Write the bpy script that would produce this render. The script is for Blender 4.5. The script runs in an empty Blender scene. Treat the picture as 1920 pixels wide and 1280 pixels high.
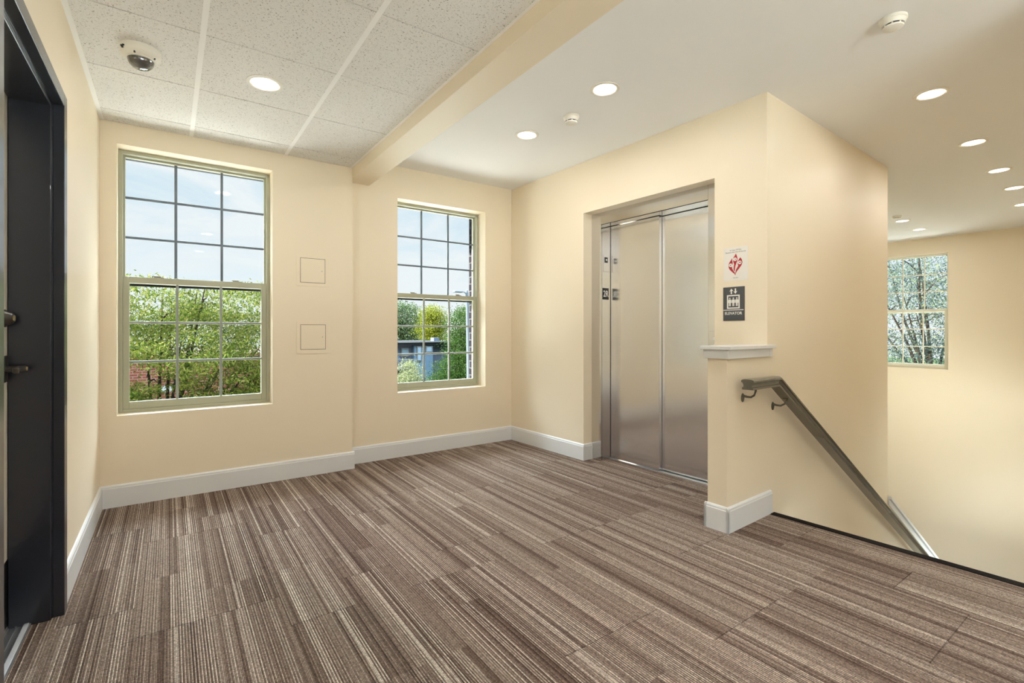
import bpy, bmesh, math, random
import numpy as np
from mathutils import Vector, Matrix
random.seed(7)
C = bpy.context.scene.collection
SC = bpy.context.scene
PI = math.pi

# ------------------------------------------------------------------ camera, world, sun, exposure
S = .8777
CX, CY, CZ = .36337, -4.07165, 1.14101
cam_d = bpy.data.cameras.new('camera'); cam = bpy.data.objects.new('camera', cam_d); C.objects.link(cam)
cam.location = (CX, CY, CZ); cam.rotation_euler = (PI/2, 0, -math.radians(35.2554))
cam_d.sensor_fit = 'HORIZONTAL'; cam_d.sensor_width = 36; cam_d.lens = 36*909.8162/1920
cam_d.shift_y = -(640-621.2536)/1920; cam_d.clip_start = .02; cam_d.clip_end = 300
SC.camera = cam
SC.view_settings.view_transform = 'Standard'; SC.view_settings.look = 'None'
SC.view_settings.gamma = 1; SC.view_settings.use_curve_mapping = False
SC.view_settings.exposure = 0.0
SC.cycles.max_bounces = 10; SC.cycles.diffuse_bounces = 6; SC.cycles.glossy_bounces = 5
SC.cycles.transparent_max_bounces = 16; SC.cycles.sample_clamp_indirect = 6

def lin(r, g, b):
    f = lambda c: (c/255/12.92) if c/255 <= .04045 else ((c/255+.055)/1.055)**2.4
    return (f(r), f(g), f(b), 1)

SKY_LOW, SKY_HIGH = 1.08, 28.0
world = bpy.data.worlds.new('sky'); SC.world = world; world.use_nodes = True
wn = world.node_tree.nodes; wl = world.node_tree.links
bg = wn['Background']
tc = wn.new('ShaderNodeTexCoord'); mp = wn.new('ShaderNodeMapping'); mp.inputs['Scale'].default_value = (1.3, 1.3, 4.5)
mp.inputs['Rotation'].default_value = (.15, .1, .4)
ns = wn.new('ShaderNodeTexNoise'); ns.inputs['Scale'].default_value = 2.6; ns.inputs['Detail'].default_value = 9; ns.inputs['Roughness'].default_value = .58
ns.inputs['Distortion'].default_value = .5
cr = wn.new('ShaderNodeValToRGB'); cr.color_ramp.elements[0].position = .36; cr.color_ramp.elements[0].color = (0, 0, 0, 1)
cr.color_ramp.elements[1].position = .56
sx = wn.new('ShaderNodeSeparateXYZ'); el = wn.new('ShaderNodeMapRange')
el.inputs['From Min'].default_value = 0; el.inputs['From Max'].default_value = .5
skyc = wn.new('ShaderNodeMix'); skyc.data_type = 'RGBA'
skyc.inputs[6].default_value = lin(240, 246, 249); skyc.inputs[7].default_value = lin(158, 204, 230)
mixc = wn.new('ShaderNodeMix'); mixc.data_type = 'RGBA'; mixc.inputs[7].default_value = lin(236, 241, 245)
wl.new(tc.outputs['Generated'], mp.inputs['Vector']); wl.new(mp.outputs[0], ns.inputs['Vector']); wl.new(ns.outputs[0], cr.inputs[0])
wl.new(tc.outputs['Generated'], sx.inputs[0]); wl.new(sx.outputs['Z'], el.inputs['Value']); wl.new(el.outputs[0], skyc.inputs[0])
wl.new(skyc.outputs[2], mixc.inputs[6]); wl.new(cr.outputs[0], mixc.inputs[0]); wl.new(mixc.outputs[2], bg.inputs['Color'])
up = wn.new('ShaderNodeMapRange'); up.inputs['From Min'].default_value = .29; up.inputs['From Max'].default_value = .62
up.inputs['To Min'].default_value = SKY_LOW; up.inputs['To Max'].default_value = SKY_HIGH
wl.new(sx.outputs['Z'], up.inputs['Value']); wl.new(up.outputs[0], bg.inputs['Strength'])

sun_d = bpy.data.lights.new('sun', 'SUN'); sun_d.energy = 70.0; sun_d.angle = math.radians(.6); sun_d.color = (1, .95, .84)
sun = bpy.data.objects.new('sun', sun_d); C.objects.link(sun); sun.location = (-20, 10, 20)
sun.rotation_euler = Vector((.85, -.325, -.42)).to_track_quat('-Z', 'Y').to_euler()
LAMP_W = 6.8

# ------------------------------------------------------------------ materials
def mat(name, col, rough=.5, metal=0, spec=.5, coat=0, bump=0, bscale=200, emit=None, estr=0):
    m = bpy.data.materials.new(name); m.use_nodes = True
    b = m.node_tree.nodes['Principled BSDF']
    b.inputs['Base Color'].default_value = col; b.inputs['Roughness'].default_value = rough
    b.inputs['Metallic'].default_value = metal; b.inputs['Specular IOR Level'].default_value = spec
    b.inputs['Coat Weight'].default_value = coat
    if emit: b.inputs['Emission Color'].default_value = emit; b.inputs['Emission Strength'].default_value = estr
    if bump:
        n, l = m.node_tree.nodes, m.node_tree.links
        t = n.new('ShaderNodeTexNoise'); t.inputs['Scale'].default_value = bscale; t.inputs['Detail'].default_value = 3
        g = n.new('ShaderNodeNewGeometry'); l.new(g.outputs['Position'], t.inputs['Vector'])
        bu = n.new('ShaderNodeBump'); bu.inputs['Strength'].default_value = bump; bu.inputs['Distance'].default_value = .002
        l.new(t.outputs[0], bu.inputs['Height']); l.new(bu.outputs[0], b.inputs['Normal'])
    return m
def math_(n, l, op, a, b=None, c=None):
    x = n.new('ShaderNodeMath'); x.operation = op
    for i, v in enumerate((a, b, c)):
        if v is None: continue
        if isinstance(v, (int, float)): x.inputs[i].default_value = v
        else: l.new(v, x.inputs[i])
    return x.outputs[0]

WALL = mat('cream_paint', lin(235, 222, 199), .42, spec=.3, bump=.06, bscale=350)
WHITE = mat('white_trim_paint', lin(224, 225, 226), .3, spec=.5)
CEILW = mat('ceiling_paint', lin(240, 240, 240), .8, spec=.2)
GRID = mat('ceiling_grid_metal', lin(250, 250, 250), .85, spec=.1)
DARKGAP = mat('tile_gap', lin(60, 55, 50), .95, spec=.05)
CLAY = mat('clay_vinyl', lin(170, 170, 148), .35, spec=.5)
LATCH = mat('latch_metal', lin(140, 140, 130), .35, metal=.4)
STEEL_D = mat('dark_bronze_lock', lin(70, 66, 62), .35, metal=.6)
BRASS = mat('key_brass', lin(200, 180, 130), .3, metal=.9)
NAVY = mat('dark_frame_paint', lin(34, 37, 46), .28, spec=.6, coat=.2)
DOORP = mat('door_cream', lin(214, 208, 196), .45)
BLACK = mat('black_plate', lin(14, 14, 16), .35)
ALU = mat('aluminium', lin(205, 208, 212), .28, metal=.85)
ALU_GLINT = mat('glint_aluminium', lin(214, 220, 228), .6, metal=.2)
RAIL = mat('rail_bronze_paint', lin(92, 88, 76), .22, spec=.6, coat=.2)
RUBBER = mat('nosing_rubber', lin(24, 18, 17), .75, spec=.15)
PLASTIC = mat('white_plastic', lin(232, 228, 218), .4)
PAPER = mat('paper', lin(233, 229, 222), .35)
RED = mat('sign_red', lin(170, 30, 45), .5)
INK = mat('ink', lin(60, 58, 56), .6)
PLAQUE = mat('plaque_grey', lin(74, 76, 78), .5)
SWHITE = mat('sign_white', lin(235, 232, 226), .5)
LENS = mat('smoked_dome', lin(70, 68, 66), .08, spec=.8, coat=.8)
SLOT = mat('slot_dark', lin(40, 38, 36), .7)
DIFF = mat('lamp_diffuser', lin(255, 250, 238), .5, emit=(1, .93, .80, 1), estr=3.0)
PANELG = mat('panel_gap', lin(66, 56, 42), .7)
CLAY_LIT = mat('lit_clay_vinyl', lin(226, 224, 208), .35)  # clay frame of the far window, its brighter light mixed into the colour
MUNT = mat('grey_muntin', lin(148, 154, 146), .4)
MUNTD = mat('slate_muntin', lin(92, 102, 112), .45)
CLAD = mat('dark_cladding', lin(34, 36, 40), .5, spec=.1)

ANR = .0
def steel(name, col, rough, aniso):
    m = mat(name, col, rough, metal=1)
    n, l = m.node_tree.nodes, m.node_tree.links; b = n['Principled BSDF']
    b.inputs['Anisotropic'].default_value = aniso; b.inputs['Anisotropic Rotation'].default_value = ANR
    tg = n.new('ShaderNodeTangent'); tg.direction_type = 'RADIAL'; tg.axis = 'Z'; l.new(tg.outputs[0], b.inputs['Tangent'])
    g = n.new('ShaderNodeNewGeometry'); mpn = n.new('ShaderNodeMapping'); mpn.inputs['Scale'].default_value = (2, 2, 160)
    t = n.new('ShaderNodeTexNoise'); t.inputs['Scale'].default_value = 1; t.inputs['Detail'].default_value = 4
    l.new(g.outputs['Position'], mpn.inputs[0]); l.new(mpn.outputs[0], t.inputs['Vector'])
    mr = n.new('ShaderNodeMapRange'); mr.inputs['To Min'].default_value = rough-.02; mr.inputs['To Max'].default_value = rough+.03
    l.new(t.outputs[0], mr.inputs['Value']); l.new(mr.outputs[0], b.inputs['Roughness'])
    return m
STEEL = steel('brushed_steel', lin(236, 237, 240), .20, .6)
STEELF = steel('brushed_steel_frame', lin(214, 213, 213), .13, .4)

def glass():
    m = bpy.data.materials.new('window_glass'); m.use_nodes = True; n, l = m.node_tree.nodes, m.node_tree.links
    n.remove(n['Principled BSDF']); o = n['Material Output']
    tr = n.new('ShaderNodeBsdfTransparent'); tr.inputs[0].default_value = (.97, .985, .98, 1)
    gl = n.new('ShaderNodeBsdfGlossy'); gl.inputs['Roughness'].default_value = .01
    fr = n.new('ShaderNodeFresnel'); fr.inputs[0].default_value = 1.14
    mx = n.new('ShaderNodeMixShader'); l.new(fr.outputs[0], mx.inputs[0]); l.new(tr.outputs[0], mx.inputs[1]); l.new(gl.outputs[0], mx.inputs[2])
    l.new(mx.outputs[0], o.inputs[0]); return m
GLASS = glass()

def tile_mat():
    m = mat('fissured_tile', lin(214, 212, 206), .9, spec=.1)
    n, l = m.node_tree.nodes, m.node_tree.links; b = n['Principled BSDF']
    g = n.new('ShaderNodeNewGeometry'); t = n.new('ShaderNodeTexNoise'); t.inputs['Scale'].default_value = 145; t.inputs['Detail'].default_value = 3
    t.inputs['Distortion'].default_value = 1.2
    l.new(g.outputs['Position'], t.inputs['Vector'])
    r = n.new('ShaderNodeValToRGB'); r.color_ramp.elements[0].position = .60; r.color_ramp.elements[0].color = lin(233, 232, 230)
    r.color_ramp.elements[1].position = .68; r.color_ramp.elements[1].color = lin(128, 122, 116)
    l.new(t.outputs[0], r.inputs[0]); l.new(r.outputs[0], b.inputs['Base Color'])
    bu = n.new('ShaderNodeBump'); bu.inputs['Strength'].default_value = .3; bu.inputs['Distance'].default_value = .002; bu.invert = True
    l.new(t.outputs[0], bu.inputs['Height']); l.new(bu.outputs[0], b.inputs['Normal'])
    return m
TILE = tile_mat()

CARP = ((82, 64, 55), (114, 94, 84), (147, 128, 116), (190, 173, 160), (228, 216, 202))
def carpet_mat():
    m = mat('striped_carpet', lin(120, 98, 86), .95, spec=.08)
    n, l = m.node_tree.nodes, m.node_tree.links; b = n['Principled BSDF']
    g = n.new('ShaderNodeNewGeometry'); s = n.new('ShaderNodeSeparateXYZ'); l.new(g.outputs['Position'], s.inputs[0])
    X, Y = s.outputs['X'], s.outputs['Y']
    M = lambda op, a, bb=None, c=None: math_(n, l, op, a, bb, c)
    def wnz(a, bb, c=0.0):
        cb = n.new('ShaderNodeCombineXYZ')
        for i, v in enumerate((a, bb, c)):
            if isinstance(v, (int, float)): cb.inputs[i].default_value = v
            else: l.new(v, cb.inputs[i])
        w = n.new('ShaderNodeTexWhiteNoise'); w.noise_dimensions = '3D'; l.new(cb.outputs[0], w.inputs['Vector']); return w.outputs['Value']
    # bundles of ribs that start and stop; tiles a metre long, shifted between columns
    XX = M('ADD', X, 10.0); YY = M('ADD', Y, 10.04)
    col = M('FLOOR', M('DIVIDE', XX, .25)); sh = M('MULTIPLY', M('FLOOR', M('MULTIPLY', wnz(col, 3.3), 4.0)), .25)
    row = M('FLOOR', M('ADD', YY, sh)); cell = M('ADD', M('MULTIPLY', col, 17.0), row)
    RW = .0047
    rib = M('FLOOR', M('DIVIDE', XX, RW))
    bun = M('FLOOR', M('DIVIDE', rib, 7.0)); fine = M('FLOOR', M('DIVIDE', rib, 2.0))
    cell2 = M('ADD', M('MULTIPLY', bun, 13.0), M('FLOOR', M('ADD', YY, M('MULTIPLY', M('FLOOR', M('MULTIPLY', wnz(col, 7.7), 4.0)), .25))))
    T = M('MULTIPLY', wnz(cell2, 5.0), .14); T1 = M('ADD', .03, M('MULTIPLY', wnz(cell, 2.0), .10))
    A = M('ADD', .09, M('MULTIPLY', M('POWER', wnz(cell2, 6.0), 1.3), .34))
    line = M('LESS_THAN', M('MODULO', rib, 2.0), .5)
    rnd = M('MULTIPLY', wnz(rib, cell), .20)
    v = M('ADD', M('ADD', T, T1), M('ADD', M('MULTIPLY', A, line), M('ADD', rnd, .12)))
    dk = M('GREATER_THAN', wnz(fine, cell, 4.0), .86)
    v = M('SUBTRACT', v, M('MULTIPLY', dk, .16))
    acc = M('GREATER_THAN', wnz(rib, cell, 9.0), .965)
    v = M('MAXIMUM', v, M('MULTIPLY', acc, .80))
    r = n.new('ShaderNodeValToRGB'); e = r.color_ramp.elements
    e[0].position = .08; e[0].color = lin(*CARP[0]); e[1].position = .95; e[1].color = lin(*CARP[4])
    for p, c in ((.28, CARP[1]), (.48, CARP[2]), (.70, CARP[3])):
        k = e.new(p); k.color = lin(*c)
    l.new(v, r.inputs[0])
    # loops: rib profile and pile grain
    ph = M('FRACT', M('DIVIDE', M('ADD', X, 10.0), RW)); prof = M('SINE', M('MULTIPLY', ph, PI))
    mpn = n.new('ShaderNodeMapping'); mpn.inputs['Scale'].default_value = (240, 150, 1); l.new(g.outputs['Position'], mpn.inputs[0])
    t = n.new('ShaderNodeTexNoise'); t.inputs['Scale'].default_value = 1; t.inputs['Detail'].default_value = 3; t.inputs['Roughness'].default_value = .7
    l.new(mpn.outputs[0], t.inputs['Vector'])
    loop = M('ADD', .62, M('MULTIPLY', wnz(rib, M('FLOOR', M('DIVIDE', YY, .0043)), 1.7), .66))
    fy = M('FRACT', M('ADD', YY, sh)); seam = M('SUBTRACT', 1.0, M('MULTIPLY', M('LESS_THAN', fy, .0045), .45))
    k = M('MULTIPLY', M('MULTIPLY', loop, seam), M('ADD', .68, M('MULTIPLY', prof, .42)))
    mx = n.new('ShaderNodeVectorMath'); mx.operation = 'SCALE'; l.new(r.outputs[0], mx.inputs[0]); l.new(k, mx.inputs['Scale'])
    l.new(mx.outputs[0], b.inputs['Base Color'])
    bu = n.new('ShaderNodeBump'); bu.inputs['Strength'].default_value = .8; bu.inputs['Distance'].default_value = .004
    l.new(M('ADD', prof, t.outputs[0]), bu.inputs['Height']); l.new(bu.outputs[0], b.inputs['Normal'])
    return m
CARPET = carpet_mat()

def dim(c, k=.085): return (c[0]*k, c[1]*k, c[2]*k, 1)
def brick_mat(name, c1, c2, mortar, sc, msz=.018):
    m = mat(name, c1, .9, spec=.03); n, l = m.node_tree.nodes, m.node_tree.links; b = n['Principled BSDF']
    g = n.new('ShaderNodeNewGeometry'); s = n.new('ShaderNodeSeparateXYZ'); l.new(g.outputs['Position'], s.inputs[0])
    cb = n.new('ShaderNodeCombineXYZ'); l.new(math_(n, l, 'ADD', s.outputs['X'], s.outputs['Y']), cb.inputs[0]); l.new(s.outputs['Z'], cb.inputs[1])
    t = n.new('ShaderNodeTexBrick'); t.inputs['Scale'].default_value = sc; t.inputs['Color1'].default_value = c1; t.inputs['Color2'].default_value = c2
    t.inputs['Mortar'].default_value = mortar; t.inputs['Mortar Size'].default_value = msz; t.inputs['Brick Width'].default_value = .42; t.inputs['Row Height'].default_value = .15
    l.new(cb.outputs[0], t.inputs['Vector']); l.new(t.outputs[0], b.inputs['Base Color']); return m
BRICKR = brick_mat('red_brick', dim(lin(190, 112, 92)), dim(lin(166, 92, 76)), dim(lin(206, 180, 166)), 2)
BRICKD = brick_mat('dark_brick', dim(lin(70, 62, 66), .12), dim(lin(56, 52, 60), .12), dim(lin(190, 190, 196), .07), 2, .008)

LEAF_K = .105
def leaf_mat(name, cols, trans=.35):
    m = mat(name, cols[0], .7, spec=.03); n, l = m.node_tree.nodes, m.node_tree.links; b = n['Principled BSDF']
    g = n.new('ShaderNodeNewGeometry'); r = n.new('ShaderNodeValToRGB'); e = r.color_ramp.elements
    cols = [(c[0]*LEAF_K, c[1]*LEAF_K, c[2]*LEAF_K, 1) for c in cols]
    e[0].color = cols[0]; e[0].position = 0; e[1].color = cols[-1]; e[1].position = 1
    for i, c in enumerate(cols[1:-1]): k = e.new((i+1)/(len(cols)-1)); k.color = c
    l.new(g.outputs['Random Per Island'], r.inputs[0]); l.new(r.outputs[0], b.inputs['Base Color'])
    tl = n.new('ShaderNodeBsdfTranslucent'); l.new(r.outputs[0], tl.inputs[0])
    mx = n.new('ShaderNodeMixShader'); mx.inputs[0].default_value = trans; l.new(b.outputs[0], mx.inputs[1]); l.new(tl.outputs[0], mx.inputs[2])
    l.new(mx.outputs[0], n['Material Output'].inputs[0]); return m
LEAF_LOCUST = leaf_mat('locust_leaves', [lin(96, 134, 50), lin(150, 182, 62), lin(196, 208, 82), lin(240, 238, 140)])
LEAF_DARK = leaf_mat('dark_leaves', [lin(66, 116, 48), lin(98, 146, 62), lin(140, 176, 84)])
LEAF_YEL = leaf_mat('yellow_green_leaves', [lin(158, 186, 50), lin(206, 218, 70), lin(240, 240, 96)])
LEAF_GREY = leaf_mat('grey_green_leaves', [lin(112, 148, 100), lin(148, 182, 120), lin(184, 210, 146)])
LEAF_PALE = leaf_mat('pale_leaves', [lin(176, 200, 126), lin(222, 234, 168), lin(250, 252, 206)])
LEAF_BLUE = leaf_mat('blue_green_leaves', [lin(84, 112, 110), lin(110, 138, 134), lin(138, 164, 150), lin(186, 196, 130)], .25)
BARK = mat('bark', dim(lin(104, 92, 80), .07), .95, spec=.03)
HOUSEW = mat('slate_siding', dim(lin(118, 130, 152), .24), .8, spec=.05)
HOUSEB = mat('pale_blue_siding', dim(lin(150, 184, 216), .17), .8, spec=.05)
HOUSET = mat('house_trim', dim(lin(228, 230, 232)), .6, spec=.05)
HGLASS = mat('house_glass', lin(92, 108, 122), .1, spec=.8)
ROOFM = mat('flat_roof', dim(lin(92, 92, 98)), .8, spec=.05)
GALV = mat('lamp_post_paint', dim(lin(186, 202, 216)), .45, spec=.05)
BOUNCE_PAVING = mat('bounce_paving', lin(212, 210, 204), .95)  # ground made pale so that it bounces daylight up to the ceilings
LAWN = mat('lawn', dim(lin(120, 150, 84)), .95, spec=.05)

# ------------------------------------------------------------------ geometry helpers
PHI = math.radians(2.0872); X3, Y2 = .0 + 3.32736, .13253
MBM = Matrix.Translation((X3, Y2, 0)) @ Matrix.Rotation(PHI, 4, 'Z') @ Matrix.Translation((-X3, -Y2, 0))
ID = Matrix.Identity(4)
def Bp(x, y, z): return MBM @ Vector((x, y, z))

class MB:
    def __init__(s, T=ID): s.bm = bmesh.new(); s.T = T
    def box(s, x0, x1, y0, y1, z0, z1, bev=0):
        vs = [s.bm.verts.new((x, y, z)) for x in (x0, x1) for y in (y0, y1) for z in (z0, z1)]
        fs = [(0, 1, 3, 2), (4, 6, 7, 5), (0, 4, 5, 1), (2, 3, 7, 6), (0, 2, 6, 4), (1, 5, 7, 3)]
        f = [s.bm.faces.new([vs[i] for i in q]) for q in fs]
        if bev:
            es = list({e for q in f for e in q.edges})
            bmesh.ops.bevel(s.bm, geom=es, offset=bev, segments=2, affect='EDGES', profile=.5)
        return s
    def prism(s, pts, fr, depth):
        """pts 2D in frame fr = (origin, right, up, normal) extruded by depth along the normal"""
        o, r, u, nn = fr
        a = [s.bm.verts.new(o + r*p[0] + u*p[1]) for p in pts]; b = [s.bm.verts.new(o + r*p[0] + u*p[1] + nn*depth) for p in pts]
        k = len(pts); s.bm.faces.new(a[::-1]); s.bm.faces.new(b)
        for i in range(k): s.bm.faces.new((a[i], a[(i+1) % k], b[(i+1) % k], b[i]))
        return s
    def lathe(s, prof, cx, cy, cz, axis='Z', seg=32, caps=True):
        """prof list of (radius, height)"""
        rings = []
        for r, h in prof:
            ring = []
            for i in range(seg):
                t = 2*PI*i/seg; p = (r*math.cos(t), r*math.sin(t), h)
                if axis == 'X': p = (p[2], p[0], p[1])
                if axis == 'Y': p = (p[0], p[2], p[1])
                ring.append(s.bm.verts.new((cx+p[0], cy+p[1], cz+p[2])))
            rings.append(ring)
        for a, b in zip(rings, rings[1:]):
            for i in range(seg): s.bm.faces.new((a[i], a[(i+1) % seg], b[(i+1) % seg], b[i]))
        if caps: s.bm.faces.new(rings[0][::-1]); s.bm.faces.new(rings[-1])
        return s
    def tube(s, pts, rads, seg=10):
        pts = [Vector(p) for p in pts]; rings = []
        if isinstance(rads, (int, float)): rads = [rads]*len(pts)
        up = Vector((0, 0, 1))
        for i, p in enumerate(pts):
            d = (pts[min(i+1, len(pts)-1)] - pts[max(i-1, 0)]).normalized()
            a = d.cross(up if abs(d.z) < .95 else Vector((1, 0, 0))).normalized(); b = d.cross(a)
            rings.append([s.bm.verts.new(p + (a*math.cos(2*PI*k/seg) + b*math.sin(2*PI*k/seg))*rads[i]) for k in range(seg)])
        for a, b in zip(rings, rings[1:]):
            for k in range(seg): s.bm.faces.new((a[k], a[(k+1) % seg], b[(k+1) % seg], b[k]))
        s.bm.faces.new(rings[0][::-1]); s.bm.faces.new(rings[-1]); return s
    def sweep(s, prof, path):
        """prof in (y, z) swept along x-z path points with mitred vertical joints"""
        rings = []
        n = len(path)
        for i, (px, pz) in enumerate(path):
            if 0 < i < n-1:
                d0 = Vector((px-path[i-1][0], pz-path[i-1][1])).normalized(); d1 = Vector((path[i+1][0]-px, path[i+1][1]-pz)).normalized()
                d = (d0+d1).normalized(); nrm = Vector((-d.y, d.x)); k = 1/max(.2, nrm.dot(Vector((-d0.y, d0.x))))
            else:
                j = 1 if i == 0 else i; d = Vector((path[j][0]-path[j-1][0], path[j][1]-path[j-1][1])).normalized(); nrm = Vector((-d.y, d.x)); k = 1
            rings.append([s.bm.verts.new((px + nrm.x*q[1]*k, q[0], pz + nrm.y*q[1]*k)) for q in prof])
        m = len(prof)
        for a, b in zip(rings, rings[1:]):
            for k in range(m): s.bm.faces.new((a[k], a[(k+1) % m], b[(k+1) % m], b[k]))
        s.bm.faces.new(rings[0][::-1]); s.bm.faces.new(rings[-1]); return s
    def build(s, name, m, parent=None, smooth=False, loc=None):
        bm = s.bm; bm.transform(s.T); bmesh.ops.recalc_face_normals(bm, faces=bm.faces)
        if parent is not None:
            root = parent
            while root.parent: root = root.parent
            off = root.location.copy()
        else:
            off = Vector(loc) if loc is not None else Vector((0, 0, 0))
        bm.transform(Matrix.Translation(-off))
        me = bpy.data.meshes.new(name); bm.to_mesh(me); bm.free(); me.materials.append(m)
        if smooth:
            for p in me.polygons: p.use_smooth = True
            me.set_sharp_from_angle(angle=math.radians(35))
        o = bpy.data.objects.new(name, me); C.objects.link(o)
        if parent is not None: o.parent = parent
        else: o.location = off
        return o

def tag(o, label, cat, group=None, kind=None):
    o['label'] = label; o['category'] = cat
    if group: o['group'] = group
    if kind: o['kind'] = kind
    return o
def struct(o, label, cat): return tag(o, label, cat, kind='structure')
def thing(name, label, cat, loc, group=None, kind=None):
    o = bpy.data.objects.new(name, None); C.objects.link(o); o.location = loc; o.empty_display_size = .1
    return tag(o, label, cat, group, kind)
def copy_tree(o, parent=None):
    c = o.copy(); C.objects.link(c); c.parent = parent
    for ch in [x for x in C.objects if x.parent == o]: copy_tree(ch, c)
    return c
def text_obj(txt, size, fr, m, name, parent, depth=.0006, align='CENTER', sx=1.0, bold=0):
    cu = bpy.data.curves.new('lettering', 'FONT'); cu.body = txt; cu.size = size; cu.align_x = align; cu.extrude = depth/2; cu.offset = bold
    cu.resolution_u = 3
    tmp = bpy.data.objects.new('lettering_tmp', cu); C.objects.link(tmp)
    dg = bpy.context.evaluated_depsgraph_get(); me = bpy.data.meshes.new_from_object(tmp.evaluated_get(dg))
    bpy.data.objects.remove(tmp); bpy.data.curves.remove(cu)
    o_, r, u, nn = fr
    root = parent
    while root.parent: root = root.parent
    for v in me.vertices:
        a, b, c = v.co; v.co = o_ + r*a*sx + u*b + nn*(c+depth/2) - root.location
    me.materials.clear(); me.materials.append(m); me.name = name
    o = bpy.data.objects.new(name, me); C.objects.link(o); o.parent = parent; return o

# ------------------------------------------------------------------ dimensions
H, H2 = 2.5085, 2.6428
X1 = 1.6115; Y4 = -2.5137; X5 = 5.645; XP = 2.852; X6 = 10.2586; XN = 3.355
NEAR = -6.4; LOW = -2.9
W1 = (.085, 1.007, .590, 2.368); W2 = (2.060, 3.003, .582, 2.356)

# floor of the lobby (carpet) with the far-side slab
b = MB()
vs = [(0, NEAR), (0, -2.312), (-.078, -2.312), (-.078, -1.437), (0, -1.437), (0, .0), (X1, .0), (X1, Y2), (X3, Y2)]
vb = [Bp(3.56, -.95, 0), Bp(3.56, -2.2, 0), Bp(3.335, -2.2, 0), Bp(3.335, -3.95, 0), Bp(3.335, NEAR, 0)]
pts = [Vector((x, y, 0)) for x, y in vs] + [Bp(3.335, -.9, 0), Bp(3.556, -.9, 0)] + [Bp(3.556, -2.2, 0)] + vb[2:]
b.prism([(p.x, p.y) for p in pts], (Vector((0, 0, -.14)), Vector((1, 0, 0)), Vector((0, 1, 0)), Vector((0, 0, 1))), .14)
struct(b.build('floor', CARPET), 'brown and taupe striped carpet tile floor of the lobby', 'floor')

# left wall with the door opening
DY0, DY1, DZ = -1.42, -2.33, 2.075
b = MB(); b.box(-.2, 0, DY0, .36, -.14, 2.75); b.box(-.2, 0, NEAR, DY1, -.14, 2.75); b.box(-.2, 0, DY1, DY0, DZ, 2.75)
struct(b.build('wall_left', WALL), 'cream painted wall on the left around the dark door frame', 'wall')
# back wall, left part
def wall_open_x(b, x0, x1, y0, y1, z0, z1, w):
    b.box(x0, w[0], y0, y1, z0, z1); b.box(w[1], x1, y0, y1, z0, z1); b.box(w[0], w[1], y0, y1, z0, w[2]); b.box(w[0], w[1], y0, y1, w[3], z1)
b = MB(); wall_open_x(b, 0, X1, 0, .22, -.14, 2.75, W1)
struct(b.build('wall_back_left', WALL), 'cream wall section holding the larger left window and two access panels', 'wall')
b = MB(); wall_open_x(b, X1, X3+.12, Y2, .36, -.14, 2.75, W2)
struct(b.build('wall_back_right', WALL), 'cream wall section set back behind the beam, holding the middle window', 'wall')
b = MB(); o1, o2 = (W1[0]-.02, W1[1]+.012, W1[2]-.03, W1[3]+.03), (W2[0]-.03, W2[1]+.003, W2[2]-.03, W2[3]+.03)
wall_open_x(b, -1.5, X1, .22, .47, -3.6, 4, o1); wall_open_x(b, X1, 3.8, .36, .47, -3.6, 4, o2)
struct(b.build('wall_outside_brick', BRICKD), 'dark brick outer facing seen at the right edge of the middle window', 'wall')

# elevator wall (block B, slightly skewed to the window wall)
EY0, EY1, EZ = -.923, -2.163, 2.19
b = MB(MBM); b.box(X3, X3+.105, EY0, Y2+.2, -.14, 2.75); b.box(X3, X3+.105, Y4, EY1, -.14, 2.75); b.box(X3, X3+.105, EY1, EY0, EZ, 2.75)
b.box(X3+.105, X3+.5, EY0+.001, EY0+.08, -.14, 2.75); b.box(X3+.105, X3+.5, EY1-.08, EY1-.001, -.14, 2.75)
struct(b.build('wall_elevator', WALL), 'cream wall around the elevator entrance', 'wall')
b = MB(MBM); b.box(X3+.105, X5, Y4, Y4+.12, -.14, 2.75); b.box(X3+.04, X5, Y4, Y4+.12, -3, -.14); b.box(X5-.12, X5, Y4+.12, .3, -3, 2.75)
struct(b.build('wall_stair', WALL), 'cream wall beside the descending handrail, behind the half wall', 'wall')
b = MB(MBM); b.box(X3+.25, X5-.13, Y4+.13, .25, -.14, .0); b.box(X3+.7, X3+.75, EY1, EY0, 0, 2.7)
struct(b.build('wall_shaft', SLOT), 'dark inner lining of the elevator shaft', 'wall')
# far wall with the third window
W3 = (-2.062, -1.150, .545, 2.385)
b = MB(MBM)
b.box(X6, X6+.3, NEAR, W3[0], -3, 2.75); b.box(X6, X6+.3, W3[1], 1.2, -3, 2.75); b.box(X6, X6+.3, W3[0], W3[1], -3, W3[2]); b.box(X6, X6+.3, W3[0], W3[1], W3[3], 2.75)
struct(b.build('wall_far', WALL), 'cream far wall across the stairwell with a window', 'wall')
b = MB(MBM); b.box(X5-.1, X6+.3, .3, .5, -3, 2.75)
struct(b.build('wall_stair_back', WALL), 'cream wall closing the stairwell behind the elevator block', 'wall')
W5 = (6.7, 9.6, -2.1, .1)
b = MB(MBM); wall_open_x(b, 3.335, X6, -3.98, -3.83, -3, 2.75, W5); b.box(3.335, 3.5, NEAR-.1, -3.98, -.14, 2.75)
struct(b.build('wall_right', WALL), 'cream wall on the near side of the stairs outside the frame', 'wall')
W4 = (.35, 2.95, .55, 2.30)
b = MB(); wall_open_x(b, -.2, 3.9, NEAR-.2, NEAR, -.14, 2.75, W4)
struct(b.build('wall_near', WALL), 'cream wall behind the camera', 'wall')
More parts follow.
